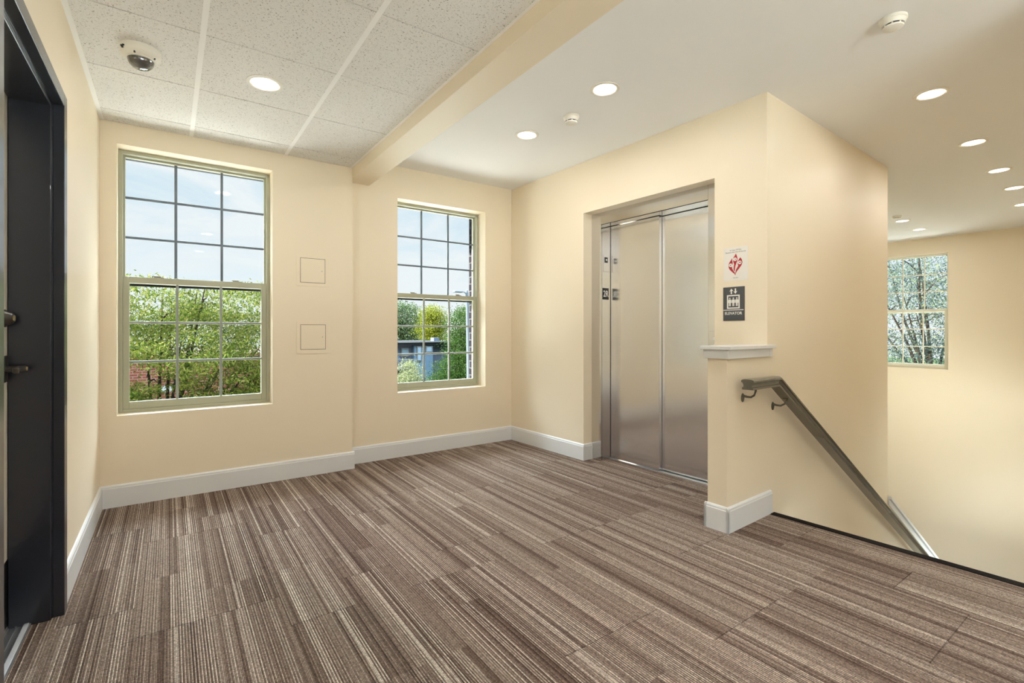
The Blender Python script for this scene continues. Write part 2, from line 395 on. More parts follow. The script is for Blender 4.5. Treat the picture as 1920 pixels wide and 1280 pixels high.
# lower floor and steps
b = MB(MBM); b.box(3.3, X6+.1, -3.9, .4, LOW-.1, LOW)
NS = 16; RI = -LOW/NS; TR = .285
for i in range(1, NS): b.box(XN+(i-1)*TR, XN+i*TR+.02, -3.83, Y4, -i*RI-.12, -i*RI)
struct(b.build('floor_stair', CARPET), 'carpeted steps and lower landing hidden below the floor edge', 'floor')

# parapet along the stair beyond the elevator block
sl = -.625
b = MB(MBM); px0, px1 = X5, 7.75
zt = lambda x: -.445 + sl*(x-X5)
b.prism([(px0, -3), (px1, -3), (px1, zt(px1)), (px0, zt(px0))], (Vector((0, Y4, 0)), Vector((1, 0, 0)), Vector((0, 0, 1)), Vector((0, 1, 0))), .12)
struct(b.build('wall_parapet', WALL), 'low sloping cream wall going down beside the handrail', 'wall')
b = MB(MBM)
def slope_slab(y0, y1, d0, d1, xa, xb):
    b.prism([(xa, zt(xa)+d0), (xb, zt(xb)+d0), (xb, zt(xb)+d1), (xa, zt(xa)+d1)], (Vector((0, y0, 0)), Vector((1, 0, 0)), Vector((0, 0, 1)), Vector((0, 1, 0))), y1-y0)
slope_slab(Y4-.012, Y4+.142, 0, .055, px0+.0, px1+.02); slope_slab(Y4-.03, Y4+.165, .055, .083, px0+.0, px1+.04)
struct(b.build('trim_parapet_cap', WHITE), 'white sloping cap on the low wall beyond the handrail', 'trim')

# pier: short half wall with cap at the stair head
b = MB(MBM); b.box(XP, X3, Y4, Y4+.12, 0, .985)
struct(b.build('wall_half', WALL), 'short cream half wall between elevator and stairs', 'wall')
b = MB(MBM)
U2 = Y4+.135
b.box(XP-.016, X3+.0, Y4-.016, U2+.004, .985, 1.037, .002)
b.box(XP-.032, X3+.045, Y4-.036, U2+.018, 1.037, 1.057, .002)
b.box(X3+.0, X3+.038, Y4-.016, Y4-.0005, .985, 1.037)
struct(b.build('trim_cap', WHITE), 'white ledge cap on the short half wall', 'trim')
# stair nosing
b = MB(MBM); b.box(3.335, 3.385, -3.83, Y4-.016, -.03, .004, .002); b.box(3.365, 3.385, -3.83, Y4-.016, -.14, -.03)
struct(b.build('trim_nosing', RUBBER), 'dark rubber nosing along the edge of the top stair', 'trim')

# ceilings
b = MB(); b.box(-.2, X1+.02, NEAR-.2, .3, H+.03, H+.08)
ceil_t = b.build('ceiling', DARKGAP); struct(ceil_t, 'suspended ceiling of speckled white tiles over the left side', 'ceiling')
xs = [.013, .4915, 1.1005, X1-.007]; ys = [-.213-.61*k for k in range(-1, 12)]
b = MB()
for xa, xb in zip(xs, xs[1:]):
    for ya, yb in zip(ys, ys[1:]):
        y_hi = min(ya, -.001); y_lo = max(yb, NEAR)
        if y_hi-y_lo < .02: continue
        b.box(xa+.008, xb-.008, y_lo+.0036, y_hi-.0036, H-.004, H+.028, .0015)
b.build('tile_field', TILE, ceil_t)
b = MB()
for x in xs[1:3]: b.box(x-.012, x+.012, NEAR, 0, H-.0045, H+.02)
b.box(0, .022, NEAR, 0, H-.0045, H+.002); b.box(X1-.016, X1, NEAR, 0, H-.0045, H+.002)
b.build('ceiling_grid', GRID, ceil_t)
b = MB(); b.box(X1+.05, 12, NEAR-.2, 1.4, H2, H2+.1)
struct(b.build('ceiling_drywall', CEILW), 'smooth white ceiling over the elevator and stair side', 'ceiling')
b = MB(); b.box(X1, 1.80, NEAR, Y2, 2.42, 2.75, .002)
struct(b.build('trim_beam', WALL), 'cream boxed beam between the tiled and the smooth ceiling', 'beam')

# baseboards: flat board with a small moulded top
HB = .144
def base(b, p, q, nrm):
    """board from p to q (2D) with thickness along nrm"""
    p, q, nrm = Vector(p), Vector(q), Vector(nrm)
    prof = [(0, 0), (.015, 0), (.015, .122), (.0125, .126), (.0125, .129), (.0115, .136), (.006, .142), (0, HB)]
    d = q-p; L = d.length; r = Vector((d.x, d.y, 0))/L; n3 = Vector((nrm.x, nrm.y, 0))
    b.prism([(t, z) for t, z in prof], (Vector((p.x, p.y, 0)), n3, Vector((0, 0, 1)), r), L)
b = MB(); base(b, (0, DY0+.06), (0, 0), (1, 0)); base(b, (0, NEAR), (0, DY1-.06), (1, 0)); struct(b.build('baseboard_left', WHITE), 'white baseboard along the left wall beside the door frame', 'baseboard')
b = MB(); base(b, (.0, 0), (X1+.015, 0), (0, -1)); base(b, (X1, 0.0), (X1, Y2), (1, 0)); struct(b.build('baseboard_back_left', WHITE), 'white baseboard under the left window and access panels', 'baseboard')
b = MB(); base(b, (X1+.015, Y2), (X3+.005, Y2), (0, -1)); struct(b.build('baseboard_back_right', WHITE), 'white baseboard under the middle window', 'baseboard')
b = MB(MBM); base(b, (X3, Y2-.01), (X3, EY0-.015), (-1, 0)); base(b, (X3, EY0), (X3+.103, EY0), (0, -1)); base(b, (X3, EY1+.015), (X3, Y4+.14), (-1, 0))
struct(b.build('baseboard_elevator', WHITE), 'white baseboard running to the left side of the elevator', 'baseboard')
b = MB(MBM); base(b, (XP, Y4+.135), (XP, Y4-.015), (-1, 0)); base(b, (XP-.015, Y4), (X3+.04, Y4), (0, -1)); base(b, (XP-.015, Y4+.12), (X3, Y4+.12), (0, 1))
struct(b.build('baseboard_half_wall', WHITE), 'white baseboard wrapping the foot of the short half wall', 'baseboard')

# ------------------------------------------------------------------ windows
def window(n, T, w, yf, label, VM=None, MM=None):
    VM = VM or CLAY; MM = MM or MUNT
    """w = x0, x1, z0, z1 opening; yf = front plane of the frame; local y points outwards"""
    x0, x1, z0, z1 = w
    root = thing('window_%d' % n, label, 'window', T @ Vector(((x0+x1)/2, yf, z0)), kind='structure')
    def bar(b, xa, xb, za, zb, ya, yb, bev=.002): b.box(xa, xb, ya, yb, za, zb, bev)
    zm = z0 + (z1-z0)*.5205; mw = .043
    b = MB(T); f = .022
    bar(b, x0, x0+f, z0, z1, yf, yf+.085); bar(b, x1-f, x1, z0, z1, yf, yf+.085); bar(b, x0+f, x1-f, z1-f, z1, yf, yf+.085); bar(b, x0+f, x1-f, z0, z0+.022, yf, yf+.085)
    bar(b, x0+f, x0+f+.006, z0, z1, yf+.035, yf+.045, 0); bar(b, x1-f-.006, x1-f, z0, z1, yf+.035, yf+.045, 0)
    b.build('window_frame', VM, root)
    b = MB(T); c0 = f+.010
    for q in ((x0, x0+c0, z0, z1), (x1-c0, x1, z0, z1), (x0, x1, z1-c0, z1), (x0, x1, zm-mw-.016, zm-.004)): b.box(q[0], q[1], yf+.0795, yf+.09, q[2], q[3])
    b.build('outer_cladding', CLAD if MM is MUNT else MM, root)
    def sash(name, za, zb, ya, yb, st, top, bot, mun, GM):
        b = MB(T); a0, a1 = x0+f, x1-f
        bar(b, a0, a0+st, za, zb, ya, yb); bar(b, a1-st, a1, za, zb, ya, yb); bar(b, a0+st, a1-st, zb-top, zb, ya, yb); bar(b, a0+st, a1-st, za, za+bot, ya, yb)
        o = b.build(name, VM, root)
        g0, g1, h0, h1 = a0+st, a1-st, za+bot, zb-top; ym = (ya+yb)/2
        b = MB(T)
        for k in (1, 2):
            x = g0+(g1-g0)*k/3; bar(b, x-mun, x+mun, h0, h1, ym-.007, ym+.007, .003)
            z = h0+(h1-h0)*k/3; bar(b, g0, g1, z-mun, z+mun, ym-.0065, ym+.0065, .003)
        b.build('muntin_grid', GM, o)
        b = MB(T); bar(b, g0-.004, g1+.004, h0-.004, h1+.004, ym-.002, ym+.002, 0); b.build('glass', GLASS, o)
        return o
    sash('upper_sash', zm-mw, z1-f, yf+.046, yf+.078, .012, .012, mw, .0085, MUNTD if MM is MUNT else MM)
    lo = sash('lower_sash', z0+.022, zm, yf+.008, yf+.036, .036, mw, .05, .0085, MM)
    for k in (.24, .76):
        xx = x0+(x1-x0)*k; b = MB(T); b.box(xx-.028, xx+.028, yf+.010, yf+.034, zm, zm+.006, .002); b.box(xx-.035, xx+.012, yf+.016, yf+.026, zm+.006, zm+.014, .003)
        b.build('sash_lock', LATCH, lo, smooth=False)
    return root
window(1, ID, W1, .121, 'large left double-hung window with leafy green tree outside')
window(2, ID, W2, .270, 'middle double-hung window with a house and lamp post outside')
T3 = MBM @ Matrix(((0, 1, 0, 0), (-1, 0, 0, 0), (0, 0, 1, 0), (0, 0, 0, 1)))   # local x -> -Y, local y -> +X
window(3, T3, (-W3[1], -W3[0], W3[2], W3[3]), X6+.06, 'far right window seen across the stairwell, tree close behind it', CLAY_LIT, CLAY_LIT)

def flip(yw): return Matrix.Translation((0, 2*yw, 0)) @ Matrix.Rotation(PI, 4, 'Z')
window(4, flip(NEAR/2-.03) @ ID, (-W4[1], -W4[0], W4[2], W4[3]), 0, 'unseen wide window added in the near wall behind the camera as daylight fill')  # added out of view so bounced daylight reaches the lobby ceiling
window(5, MBM @ flip(-3.83/2-.02), (-W5[1], -W5[0], W5[2], W5[3]), 0, 'unseen window added over the lower landing in the near stairwell wall as daylight fill')  # added out of view so bounced daylight reaches the stair ceiling

# ------------------------------------------------------------------ entry door on the left
d = thing('door_1', 'dark painted metal door frame with cream door on the left', 'door', (0, -1.87, 0), kind='structure')
yi, yo = -1.437, -1.374; ni, no = -2.312, -2.375; zi, zo = 2.048, 2.10
b = MB()
b.box(-.015, .02, yi, yo, 0, zo, .002); b.box(-.015, .02, no, ni, 0, zo, .002); b.box(-.015, .02, ni, yi, zi, zo, .002)
b.box(-.20, -.015, yi, yo-.0, 0, zi+.02); b.box(-.20, -.015, no, ni, 0, zi+.02); b.box(-.20, -.015, ni, yi, zi, zi+.02)
fr = b.build('door_frame', NAVY, d)
b = MB(); b.box(-.138, -.018, yi-.016, yi, 0, zi, .002); b.box(-.138, -.018, ni, ni+.016, 0, zi, .002); b.box(-.138, -.018, ni+.016, yi-.016, zi-.016, zi, .002)
b.build('door_stop', NAVY, fr)
b = MB(); b.box(-.185, -.1405, ni+.004, yi-.003, .012, zi-.003, .001); dp = b.build('door_panel', DOORP, d)
b = MB(); b.box(-.1405, -.139, ni+.03, yi-.008, .02, .272); kp = b.build('kick_plate', BLACK, dp)
b = MB(); zc, yc = 1.0, -1.503; b.box(-.1405, -.134, yc-.034, yc+.034, zc-.05, zc+.05, .003)
b.lathe([(.016, 0), (.013, .01), (.012, .058), (.014, .058)], -.140, yc, zc, 'X', 20)
b.box(-.096, -.079, yc-.115, yc+.014, zc-.012, zc+.012, .006); lv = b.build('door_lever', STEEL_D, dp)
b = MB(); b.lathe([(.008, 0), (.008, .004)], -.0795, yc, zc, 'X', 16); b.build('keyhole', BRASS, lv)
b = MB(); zc2 = 1.19; b.lathe([(.033, 0), (.033, .006), (.027, .012), (.021, .026), (.019, .028)], -.1405, yc-.004, zc2, 'X', 24); db = b.build('deadbolt', STEEL_D, dp, True)
b = MB(); b.lathe([(.011, 0), (.011, .004)], -.1125, yc-.004, zc2, 'X', 16); b.build('keyhole', BRASS, db)
b = MB(); b.box(-.20, -.078, ni, yi, 0, .006, .001); b.box(-.0785, -.074, ni, yi-.0, 0, .008)
for k in range(5): b.box(-.185+k*.022, -.180+k*.022, ni, yi, .006, .010)
b.build('threshold', ALU, d)
b = MB(); b.box(-.094, -.079, ni, yi, .006, .012, .001); b.build('threshold_edge_glint', ALU_GLINT, d)  # pale strip standing in for light reflected along the threshold edge
b = MB(); b.box(-.8, -.21, -2.6, -1.1, -.1, 2.3); b2 = b.build('door_backing', SLOT, d)

# ------------------------------------------------------------------ elevator entrance
e = thing('door_2', 'brushed steel elevator entrance with two sliding panels', 'elevator door', Bp(3.45, -1.55, 0), kind='structure')
XJ, XD, XR = 3.432, 3.558, 3.598; YJ0, YJ1 = -1.034, -2.052; ZH = 2.084
b = MB(MBM); b.box(XJ, XJ+.02, YJ0, EY0, 0, EZ, .001); b.box(XJ+.001, XR+.06, YJ0, YJ0+.02, 0, EZ, .001); b.build('jamb', STEELF, e)
b = MB(MBM); b.box(XJ, XJ+.02, EY1, YJ1, 0, EZ, .001); b.box(XJ+.001, XR+.06, YJ1-.02, YJ1, 0, EZ, .001); b.build('jamb', STEELF, e)
b = MB(MBM); b.box(XJ-.001, XJ+.02, YJ1, YJ0, ZH, EZ, .001); b.box(XJ, XR+.06, YJ1, YJ0, ZH, ZH+.02, .001); b.build('header', STEELF, e)
b = MB(MBM); b.box(XD, XD+.036, -1.549, YJ0-.004, .012, ZH-.004, .0015); b.build('sliding_panel', STEEL, e)
b = MB(MBM); b.box(XR, XR+.036, YJ1+.002, -1.53, .012, ZH-.004, .0015); b.build('sliding_panel', STEEL, e)
b = MB(MBM); b.box(3.548, XR+.05, YJ1, YJ0, -.01, .006, .001); b.build('sill', ALU, e)
# right-hand call plate on the jamb
b = MB(MBM); b.box(XJ-.004, XJ, -2.125, -2.06, .98, 1.14, .001); cp = b.build('call_plate', STEELF, e)
b = MB(MBM); b.lathe([(.012, 0), (.011, -.004)], XJ-.004, -2.10, 1.09, 'X', 16); b.build('call_button', SWHITE, cp)
b = MB(MBM); b.lathe([(.012, 0), (.011, -.004)], XJ-.004, -2.10, 1.04, 'X', 16); b.build('call_button', SWHITE, cp)
RX = (MBM.to_3x3() @ Vector((1, 0, 0))); RY = (MBM.to_3x3() @ Vector((0, 1, 0))); UP = Vector((0, 0, 1))
# direction lantern on the jamb return
t = thing('hall_lantern', 'small steel lantern plate with a dark lens high on the elevator jamb', 'indicator', Bp(3.50, YJ0, 1.68))
b = MB(MBM); b.box(3.463, 3.539, YJ0-.003, YJ0, 1.672, 1.822, .001); b.build('plate', STEELF, t)
b = MB(MBM); b.box(3.478, 3.516, YJ0-.006, YJ0-.003, 1.752, 1.800, .001); ln = b.build('lens', BLACK, t)
b = MB(MBM); b.lathe([(.009, 0), (.007, -.004)], 3.497, YJ0-.006, 1.776, 'Y', 16); b.build('lamp', SWHITE, ln)
t = thing('floor_number_sign', 'black plate reading 2R on the left elevator jamb', 'sign', Bp(3.49, YJ0, 1.42))
b = MB(MBM); b.box(3.454, 3.531, YJ0-.003, YJ0, 1.424, 1.527, .0005); b.build('plate', BLACK, t)
text_obj('2R', .078, (Bp(3.4925, YJ0-.003, 1.450), RX, UP, -RY), SWHITE, 'lettering', t, sx=.78, bold=.0008)

# ------------------------------------------------------------------ signs on the elevator wall
FN = -RX
t = thing('fire_notice', 'white paper notice with red flame emblem above the elevator sign', 'notice', Bp(X3, -2.311, 1.476))
b = MB(MBM); b.box(X3-.0012, X3, -2.394, -2.228, 1.476, 1.698); b.build('sheet', PAPER, t)
def P(px, py): return ((px-400)/340*.166, 1.698-(py-165)/460*.222)   # from the notice's own corner
fo = Bp(X3-.0012, -2.228, 0)
frN = (fo, -RY, UP, FN)
flames = [
 [(575,255),(588,288),(597,325),(592,358),(577,395),(566,430),(560,470),(563,488),(553,494),(541,470),(545,430),(549,400),(540,372),(534,345),(538,312),(556,285)],
 [(522,310),(522,345),(530,375),(528,405),(519,432),(524,458),(548,498),(563,520),(567,552),(552,528),(520,500),(488,468),(472,432),(473,392),(490,358),(508,335)],
 [(635,312),(655,342),(664,382),(652,420),(622,458),(592,492),(575,520),(567,552),(569,508),(578,470),(594,446),(606,424),(598,392),(602,360),(618,336)]]
for f in flames:
    b = MB(); b.prism([P(*q) for q in f], frN, .0006); b.build('flame', RED, t)
for i, (cx_, cy_) in enumerate(((563, 332), (502, 408), (628, 382))):
    p = P(cx_, cy_); b = MB(); b.prism([(p[0]+.0118*math.cos(a*PI/12), p[1]+.0118*math.sin(a*PI/12)) for a in range(24)], (fo+FN*.0006, -RY, UP, FN), .0005)
    dsk = b.build('disc', SWHITE, t)
    b = MB(); fr2 = (fo+FN*.0011, -RY, UP, FN)
    if i == 0: b.prism([(p[0]-.002, p[1]+.007), (p[0]+.006, p[1]+.001), (p[0]-.001, p[1]-.008), (p[0]-.003, p[1]-.006), (p[0]+.002, p[1])], fr2, .0004)
    elif i == 1: b.prism([(p[0]-.008, p[1]-.001), (p[0]-.002, p[1]+.001), (p[0]+.004, p[1]+.004), (p[0]+.008, p[1]+.004), (p[0]+.002, p[1]-.001), (p[0]-.001, p[1]-.004)], fr2, .0004)
    else: b.prism([(p[0]-.008, p[1]), (p[0], p[1]+.003), (p[0]+.004, p[1]+.007), (p[0]+.006, p[1]), (p[0]+.003, p[1]-.005), (p[0], p[1]-.001)], fr2, .0004)
    b.build('pictogram', INK, dsk)
mid = lambda py: Bp(X3-.0013, -2.311, 1.698-(py-165)/460*.222)
text_obj('In Case Of Fire', .0125, (mid(212), -RY, UP, FN), INK, 'lettering', t, .0003)
text_obj('Elevators Are Out Of Service', .0115, (mid(240), -RY, UP, FN), INK, 'lettering', t, .0003)
text_obj('Use Exit', .010, (mid(590), -RY, UP, FN), INK, 'lettering', t, .0003)

t = thing('elevator_sign', 'dark grey ELEVATOR sign with arrows and three white figures', 'sign', Bp(X3, -2.299, 1.212))
b = MB(MBM); b.box(X3-.004, X3, -2.372, -2.226, 1.212, 1.436, .0015); b.build('plate', PLAQUE, t)
so = Bp(X3-.004, -2.226, 1.436)
frS = (so, -RY, UP, FN)
K = .146/285.0; KV = .224/455.0
def Q(px, py): return ((px-402)*K, -(py-690)*KV)
def poly(pts, name='symbol'): b = MB(); b.prism([Q(*q) for q in pts], frS, .0008); return b.build(name, SWHITE, t)
poly([(514,712),(540,745),(523,742),(523,785),(506,785),(506,742),(489,752)], 'arrow')
poly([(569,785),(543,750),(560,755),(560,712),(577,712),(577,755),(594,745)], 'arrow')
b = MB()
for r_ in ([(456,798),(625,798),(625,814),(456,814)], [(456,966),(625,966),(625,982),(456,982)], [(456,814),(472,814),(472,966),(456,966)], [(609,814),(625,814),(625,966),(609,966)]):
    b.prism([Q(*q) for q in r_], frS, .0008)
b.build('cab_frame', SWHITE, t)
for cxp in (494, 541, 587):
    b = MB(); hd = Q(cxp, 843)
    b.prism([(hd[0]+9.5*K*math.cos(a*PI/8), hd[1]+9.5*KV*math.sin(a*PI/8)) for a in range(16)], frS, .0008)
    b.prism([Q(cxp+dx, y) for dx, y in ((-14,858),(14,858),(21,872),(21,905),(14,905),(12,878),(12,948),(2,948),(2,910),(-2,910),(-2,948),(-12,948),(-12,878),(-14,905),(-21,905),(-21,872))], frS, .0008)
    b.build('figure', SWHITE, t)
poly([(408,995),(676,995),(676,1005),(408,1005)], 'rule')
q = Q(540, 1062)
text_obj('ELEVATOR', .0262, (so-RY*q[0]+UP*q[1], -RY, UP, FN), SWHITE, 'lettering', t, .0008, sx=.94, bold=.0003)
b = MB()
for k in range(14):
    if k in (5, 9): continue
    p = Q(468+k*10.5, 1092+(k % 3)*4); b.prism([(p[0]+.0009*math.cos(a*PI/3), p[1]+.0009*math.sin(a*PI/3)) for a in range(6)], frS, .0005)
b.build('braille', PLAQUE, t)

# ------------------------------------------------------------------ access panels
def access(xa, xb, za, zb, da, db, label):
    t = thing('access_panel', label, 'access panel', ((xa+xb)/2, 0, za), 'cream access panels between the windows')
    b = MB(); b.box(xa, xb, -.003, 0, za, zb, .001); b.build('frame', WALL, t)
    b = MB(); x0, x1, z0, z1 = da[0], db[0], da[1], db[1]; g = .0028
    for q in ((x0, x1, z0, z0+g), (x0, x1, z1-g, z1), (x0, x0+g, z0, z1), (x1-g, x1, z0, z1)): b.box(q[0], q[1], -.0034, -.003, q[2], q[3])
    b.build('gap', PANELG, t)
    b = MB(); b.box(x0+g, x1-g, -.0042, -.003, z0+g, z1-g, .0004); dr = b.build('door', WALL, t)
    b = MB(); b.lathe([(.0035, 0), (.003, -.002)], x1-.025, -.0042, (z0+z1)/2, 'Y', 12); b.build('latch', LATCH, dr)
access(1.177*1.0, 1.425, 1.500, 1.737, (1.204, 1.527), (1.393, 1.722), 'upper of two square cream access panels beside the left window')
access(1.179, 1.428, .963, 1.224, (1.206, .998), (1.397, 1.196), 'lower of two square cream access panels beside the left window')

# ------------------------------------------------------------------ handrail
t = thing('handrail', 'bronze painted moulded handrail sloping down beside the stairs', 'handrail', Bp(2.92, Y4-.075, .81))
yc = Y4-.078; hw = .034
prof = [(yc+sg*w, z) for sg, seq in ((-1, [(.026, -.029), (.031, -.029), (.031, -.018), (.024, -.014), (.022, -.004), (.028, .008), (.036, .012), (.036, .022), (.030, .027), (.018, .030)]), (1, [(.018, .030), (.030, .027), (.036, .022), (.036, .012), (.028, .008), (.022, -.004), (.024, -.014), (.031, -.018), (.031, -.029), (.026, -.029)])) for w, z in seq]
b = MB(MBM); b.sweep(prof, [(2.925, .841), (3.262, .841), (7.6, .841-.611*(7.6-3.262))]); b.build('rail', RAIL, t)
def bracket(xw, zw, xr, zr):
    b = MB(MBM); b.lathe([(.0, 0), (.017, -.001), (.016, -.004), (.006, -.009), (.0, -.010)], xw, Y4, zw, 'Y', 20, caps=False)
    for v in b.bm.verts: v.co.z = zw + (v.co.z-zw)*1.55
    br = b.build('bracket', RAIL, t, True)
    b = MB(MBM); zs = zw+.012
    b.tube([(xw, Y4-.004, zs), (xw, Y4-.025, zs-.004), (xw, Y4-.050, zs-.004), (xw+(xr-xw)*.5, Y4-.068, zs+.008), (xr, Y4-.078, zr-.012), (xr, Y4-.078, zr)], [.008, .0065, .006, .006, .0065, .007], 10)
    b.box(xr-.028, xr+.028, Y4-.092, Y4-.064, zr-.003, zr+.002); b.build('arm', RAIL, br, True)
bracket(3.022, .752, 3.022, .812)
bracket(3.398, .668, 3.42, .722)

# ------------------------------------------------------------------ ceiling fixtures
def downlight(x, y, z, label):
    t = thing('downlight', label, 'ceiling light', (x, y, z), 'round recessed downlights')
    b = MB(); b.lathe([(.092, 0), (.090, -.004), (.074, -.0055), (.068, -.003), (.068, .0)], x, y, z, seg=40, caps=False); b.build('trim_ring', PLASTIC, t, True)
    b = MB(); b.lathe([(.0685, -.0022), (.0685, -.001)], x, y, z, seg=40); b.build('diffuser', DIFF, t)
    return t
LD = bpy.data.lights.new('lamp_glow', 'AREA'); LD.shape = 'DISK'; LD.size = .13; LD.energy = LAMP_W; LD.color = (1, .98, .95); LD.spread = PI
def add_lamp(t):
    o = bpy.data.objects.new('lamp_glow', LD); C.objects.link(o); o.parent = t; o.location = (0, 0, -.0035)
LD2 = LD.copy(); LD2.energy = LAMP_W*.6
proto = downlight(.794, -1.109, H-.0045, 'recessed downlight set in the speckled tile ceiling'); add_lamp(proto)
for x, y, z, lab in [
    (2.569, -1.948, H2, 'larger-looking downlight in front of the elevator, nearer the camera'),
    (2.598, -1.108, H2, 'downlight by the middle window, beyond the round detector'),
    (4.300, -3.096, H2, 'nearest and largest downlight of the row over the stairs'),
    (5.584, -3.039, H2, 'second downlight of the stair row, counted from the camera'),
    (6.677, -2.999, H2, 'third downlight of the stair row, counted from the camera'),
    (7.582, -2.960, H2, 'fourth downlight of the stair row, partly cut by the frame'),
    (8.604, -2.874, H2, 'farthest downlight of the stair row at the right frame edge'),
    (8.500, -1.750, H2, 'downlight just past the wall corner, next to a tiny ceiling detector'),
    (9.379, -1.697, H2, 'farthest downlight of all, close above the far window'),
    (.794, -3.549, H-.0045, 'unseen downlight added in the tile ceiling above the camera for fill'),  # from here down: extra fixtures out of view, added to light the room
    (.794, -5.379, H-.0045, 'unseen downlight added in the tile ceiling behind the camera for fill'),
    (2.56, -3.40, H2, 'unseen downlight added in the smooth ceiling above the stair head for fill'),
    (2.56, -4.90, H2, 'unseen downlight added in the smooth ceiling behind the camera for fill')]:
    c = copy_tree(proto); c.location = (x, y, z); c['label'] = lab
    if x > 4: [o for o in c.children if o.type == 'LIGHT'][0].data = LD2

def detector(x, y, z, r, label, s=1.0):
    t = thing('smoke_detector', label, 'smoke detector', (x, y, z), 'round ceiling detectors')
    b = MB(); b.lathe([(r, 0), (r*1.0, -.012*s), (r*.95, -.016*s)], x, y, z, seg=36); b.build('base', PLASTIC, t, True)
    b = MB(); b.lathe([(r*.93, -.016*s), (r*.86, -.030*s), (r*.80, -.036*s)], x, y, z, seg=36); b.build('collar', PLASTIC, t, True)
    b = MB(); b.lathe([(r*.70, -.036*s), (r*.70, -.043*s)], x, y, z, seg=36); b.build('sensing_slot', SLOT, t)
    for k in range(8):
        b = MB(); a = k*PI/4+.2; b.box(-.003, .003, -.001, .001, 0, .008*s)
        for v in list(b.bm.verts)[-8:]:
            v.co = Matrix.Rotation(a, 3, 'Z') @ (v.co + Vector((0, r*.74, 0))) + Vector((x, y, z-.0435*s))
        b.build('rib', PLASTIC, t)
    b = MB(); b.lathe([(r*.76, -.043*s), (r*.72, -.050*s), (r*.5, -.056*s), (r*.2, -.059*s)], x, y, z, seg=36); b.build('cover', PLASTIC, t, True)
detector(2.655, -1.545, H2, .056, 'white smoke detector between the two downlights before the elevator')
detector(3.205, -3.225, H2, .056, 'white smoke detector at the top right near the stair lights', .9)
detector(8.105, -1.806, H2, .05, 'tiny distant ceiling detector just past the wall corner', .6)

# dome camera on the tile ceiling
dx_, dy_, dz_ = .252, -1.115, H-.004
t = thing('dome_camera', 'white dome security camera on the tile ceiling', 'security camera', (dx_, dy_, dz_))
b = MB(); b.lathe([(.082, 0), (.083, -.018), (.078, -.034), (.060, -.048), (.052, -.050)], dx_, dy_, dz_, seg=44); hs = b.build('housing', PLASTIC, t, True)
b = MB(); b.lathe([(.053, -.049), (.052, -.060), (.045, -.078), (.030, -.090), (.012, -.096), (.002, -.0965)], dx_, dy_, dz_, seg=36); b.build('dome', LENS, t, True)
b = MB()
for a, z in ((-2.6, -.022), (-2.45, -.022), (-2.52, -.030)):
    for zz in (z,):
        px, py = dx_+.0825*math.cos(a), dy_+.0825*math.sin(a); b.box(px-.004, px+.004, py-.004, py+.004, dz_+zz-.003, dz_+zz+.003)
b.build('vent_hole', SLOT, hs)
for a in (-1.9, -.6, .8, 2.4):
    b = MB(); px, py = dx_+.066*math.cos(a), dy_+.066*math.sin(a); b.lathe([(.004, -.048), (.004, -.040)], px, py, dz_, seg=10); b.build('screw', STEEL_D, hs)
b = MB(); b.lathe([(.058, -.0475), (.060, -.052), (.054, -.054)], dx_, dy_, dz_, seg=36, caps=False); b.build('bezel', PLASTIC, t, True)

# ------------------------------------------------------------------ outdoors
b = MB(); b.box(-60, 110, 12.5, 120, -3.85, -3.62); b.box(19, 110, -60, 12.5, -3.85, -3.62)
struct(b.build('ground_lawn', LAWN), 'green lawn farther away from the building', 'lawn')
b = MB(); b.box(-60, 19, .6, 12.5, -3.8, -3.6); b.box(11.2, 19, -60, .6, -3.8, -3.6); b.box(-60, 11.2, -60, -6.7, -3.8, -3.6); b.box(4.2, 11.2, -6.7, -4.2, -3.8, -3.6)
struct(b.build('ground', BOUNCE_PAVING), 'paved yard below the windows, made pale to bounce daylight indoors', 'ground')

def leaves(cs, n, size, seed, elong=2.0, droop=.3, clump=4.5):
    """cs: list of (centre, radii); leaf quads scattered in clumps within the lobes"""
    rg = np.random.default_rng(seed); out = []
    w = np.array([r[0]*r[1]*r[2] for c, r in cs])**.67; w /= w.sum()
    per = 26; ncl = n//per
    idx = rg.choice(len(cs), ncl, p=w)
    d = rg.normal(size=(ncl, 3)); d /= np.linalg.norm(d, axis=1)[:, None]
    rad = rg.uniform(.45, 1.0, ncl)**.6
    cc = np.array([c for c, r in cs])[idx] + d*np.array([r for c, r in cs])[idx]*rad[:, None]
    P0 = np.repeat(cc, per, 0) + rg.normal(size=(ncl*per, 3))*np.array([size*clump, size*clump, size*clump*.42])
    m = len(P0)
    t = rg.normal(size=(m, 3)); t[:, 2] -= droop; t /= np.linalg.norm(t, axis=1)[:, None]
    s = np.cross(t, rg.normal(size=(m, 3))); s /= np.linalg.norm(s, axis=1)[:, None]
    L = (size*elong*rg.uniform(.6, 1.2, m))[:, None]; W = (size*rg.uniform(.6, 1.1, m))[:, None]
    V = np.stack([P0, P0+t*L*.5+s*W*.5, P0+t*L, P0+t*L*.5-s*W*.5], 1).reshape(-1, 3)
    return V
def mesh_quads(name, V, m, parent):
    V = V - np.array(parent.location); k = len(V)//4
    me = bpy.data.meshes.new(name); me.vertices.add(len(V)); me.vertices.foreach_set('co', V.astype(np.float32).ravel())
    me.loops.add(len(V)); me.loops.foreach_set('vertex_index', np.arange(len(V), dtype=np.int32))
    me.polygons.add(k); me.polygons.foreach_set('loop_start', np.arange(0, len(V), 4, dtype=np.int32)); me.polygons.foreach_set('loop_total', np.full(k, 4, np.int32))
    me.update(); me.validate(); me.materials.append(m); o = bpy.data.objects.new(name, me); C.objects.link(o); o.parent = parent; return o
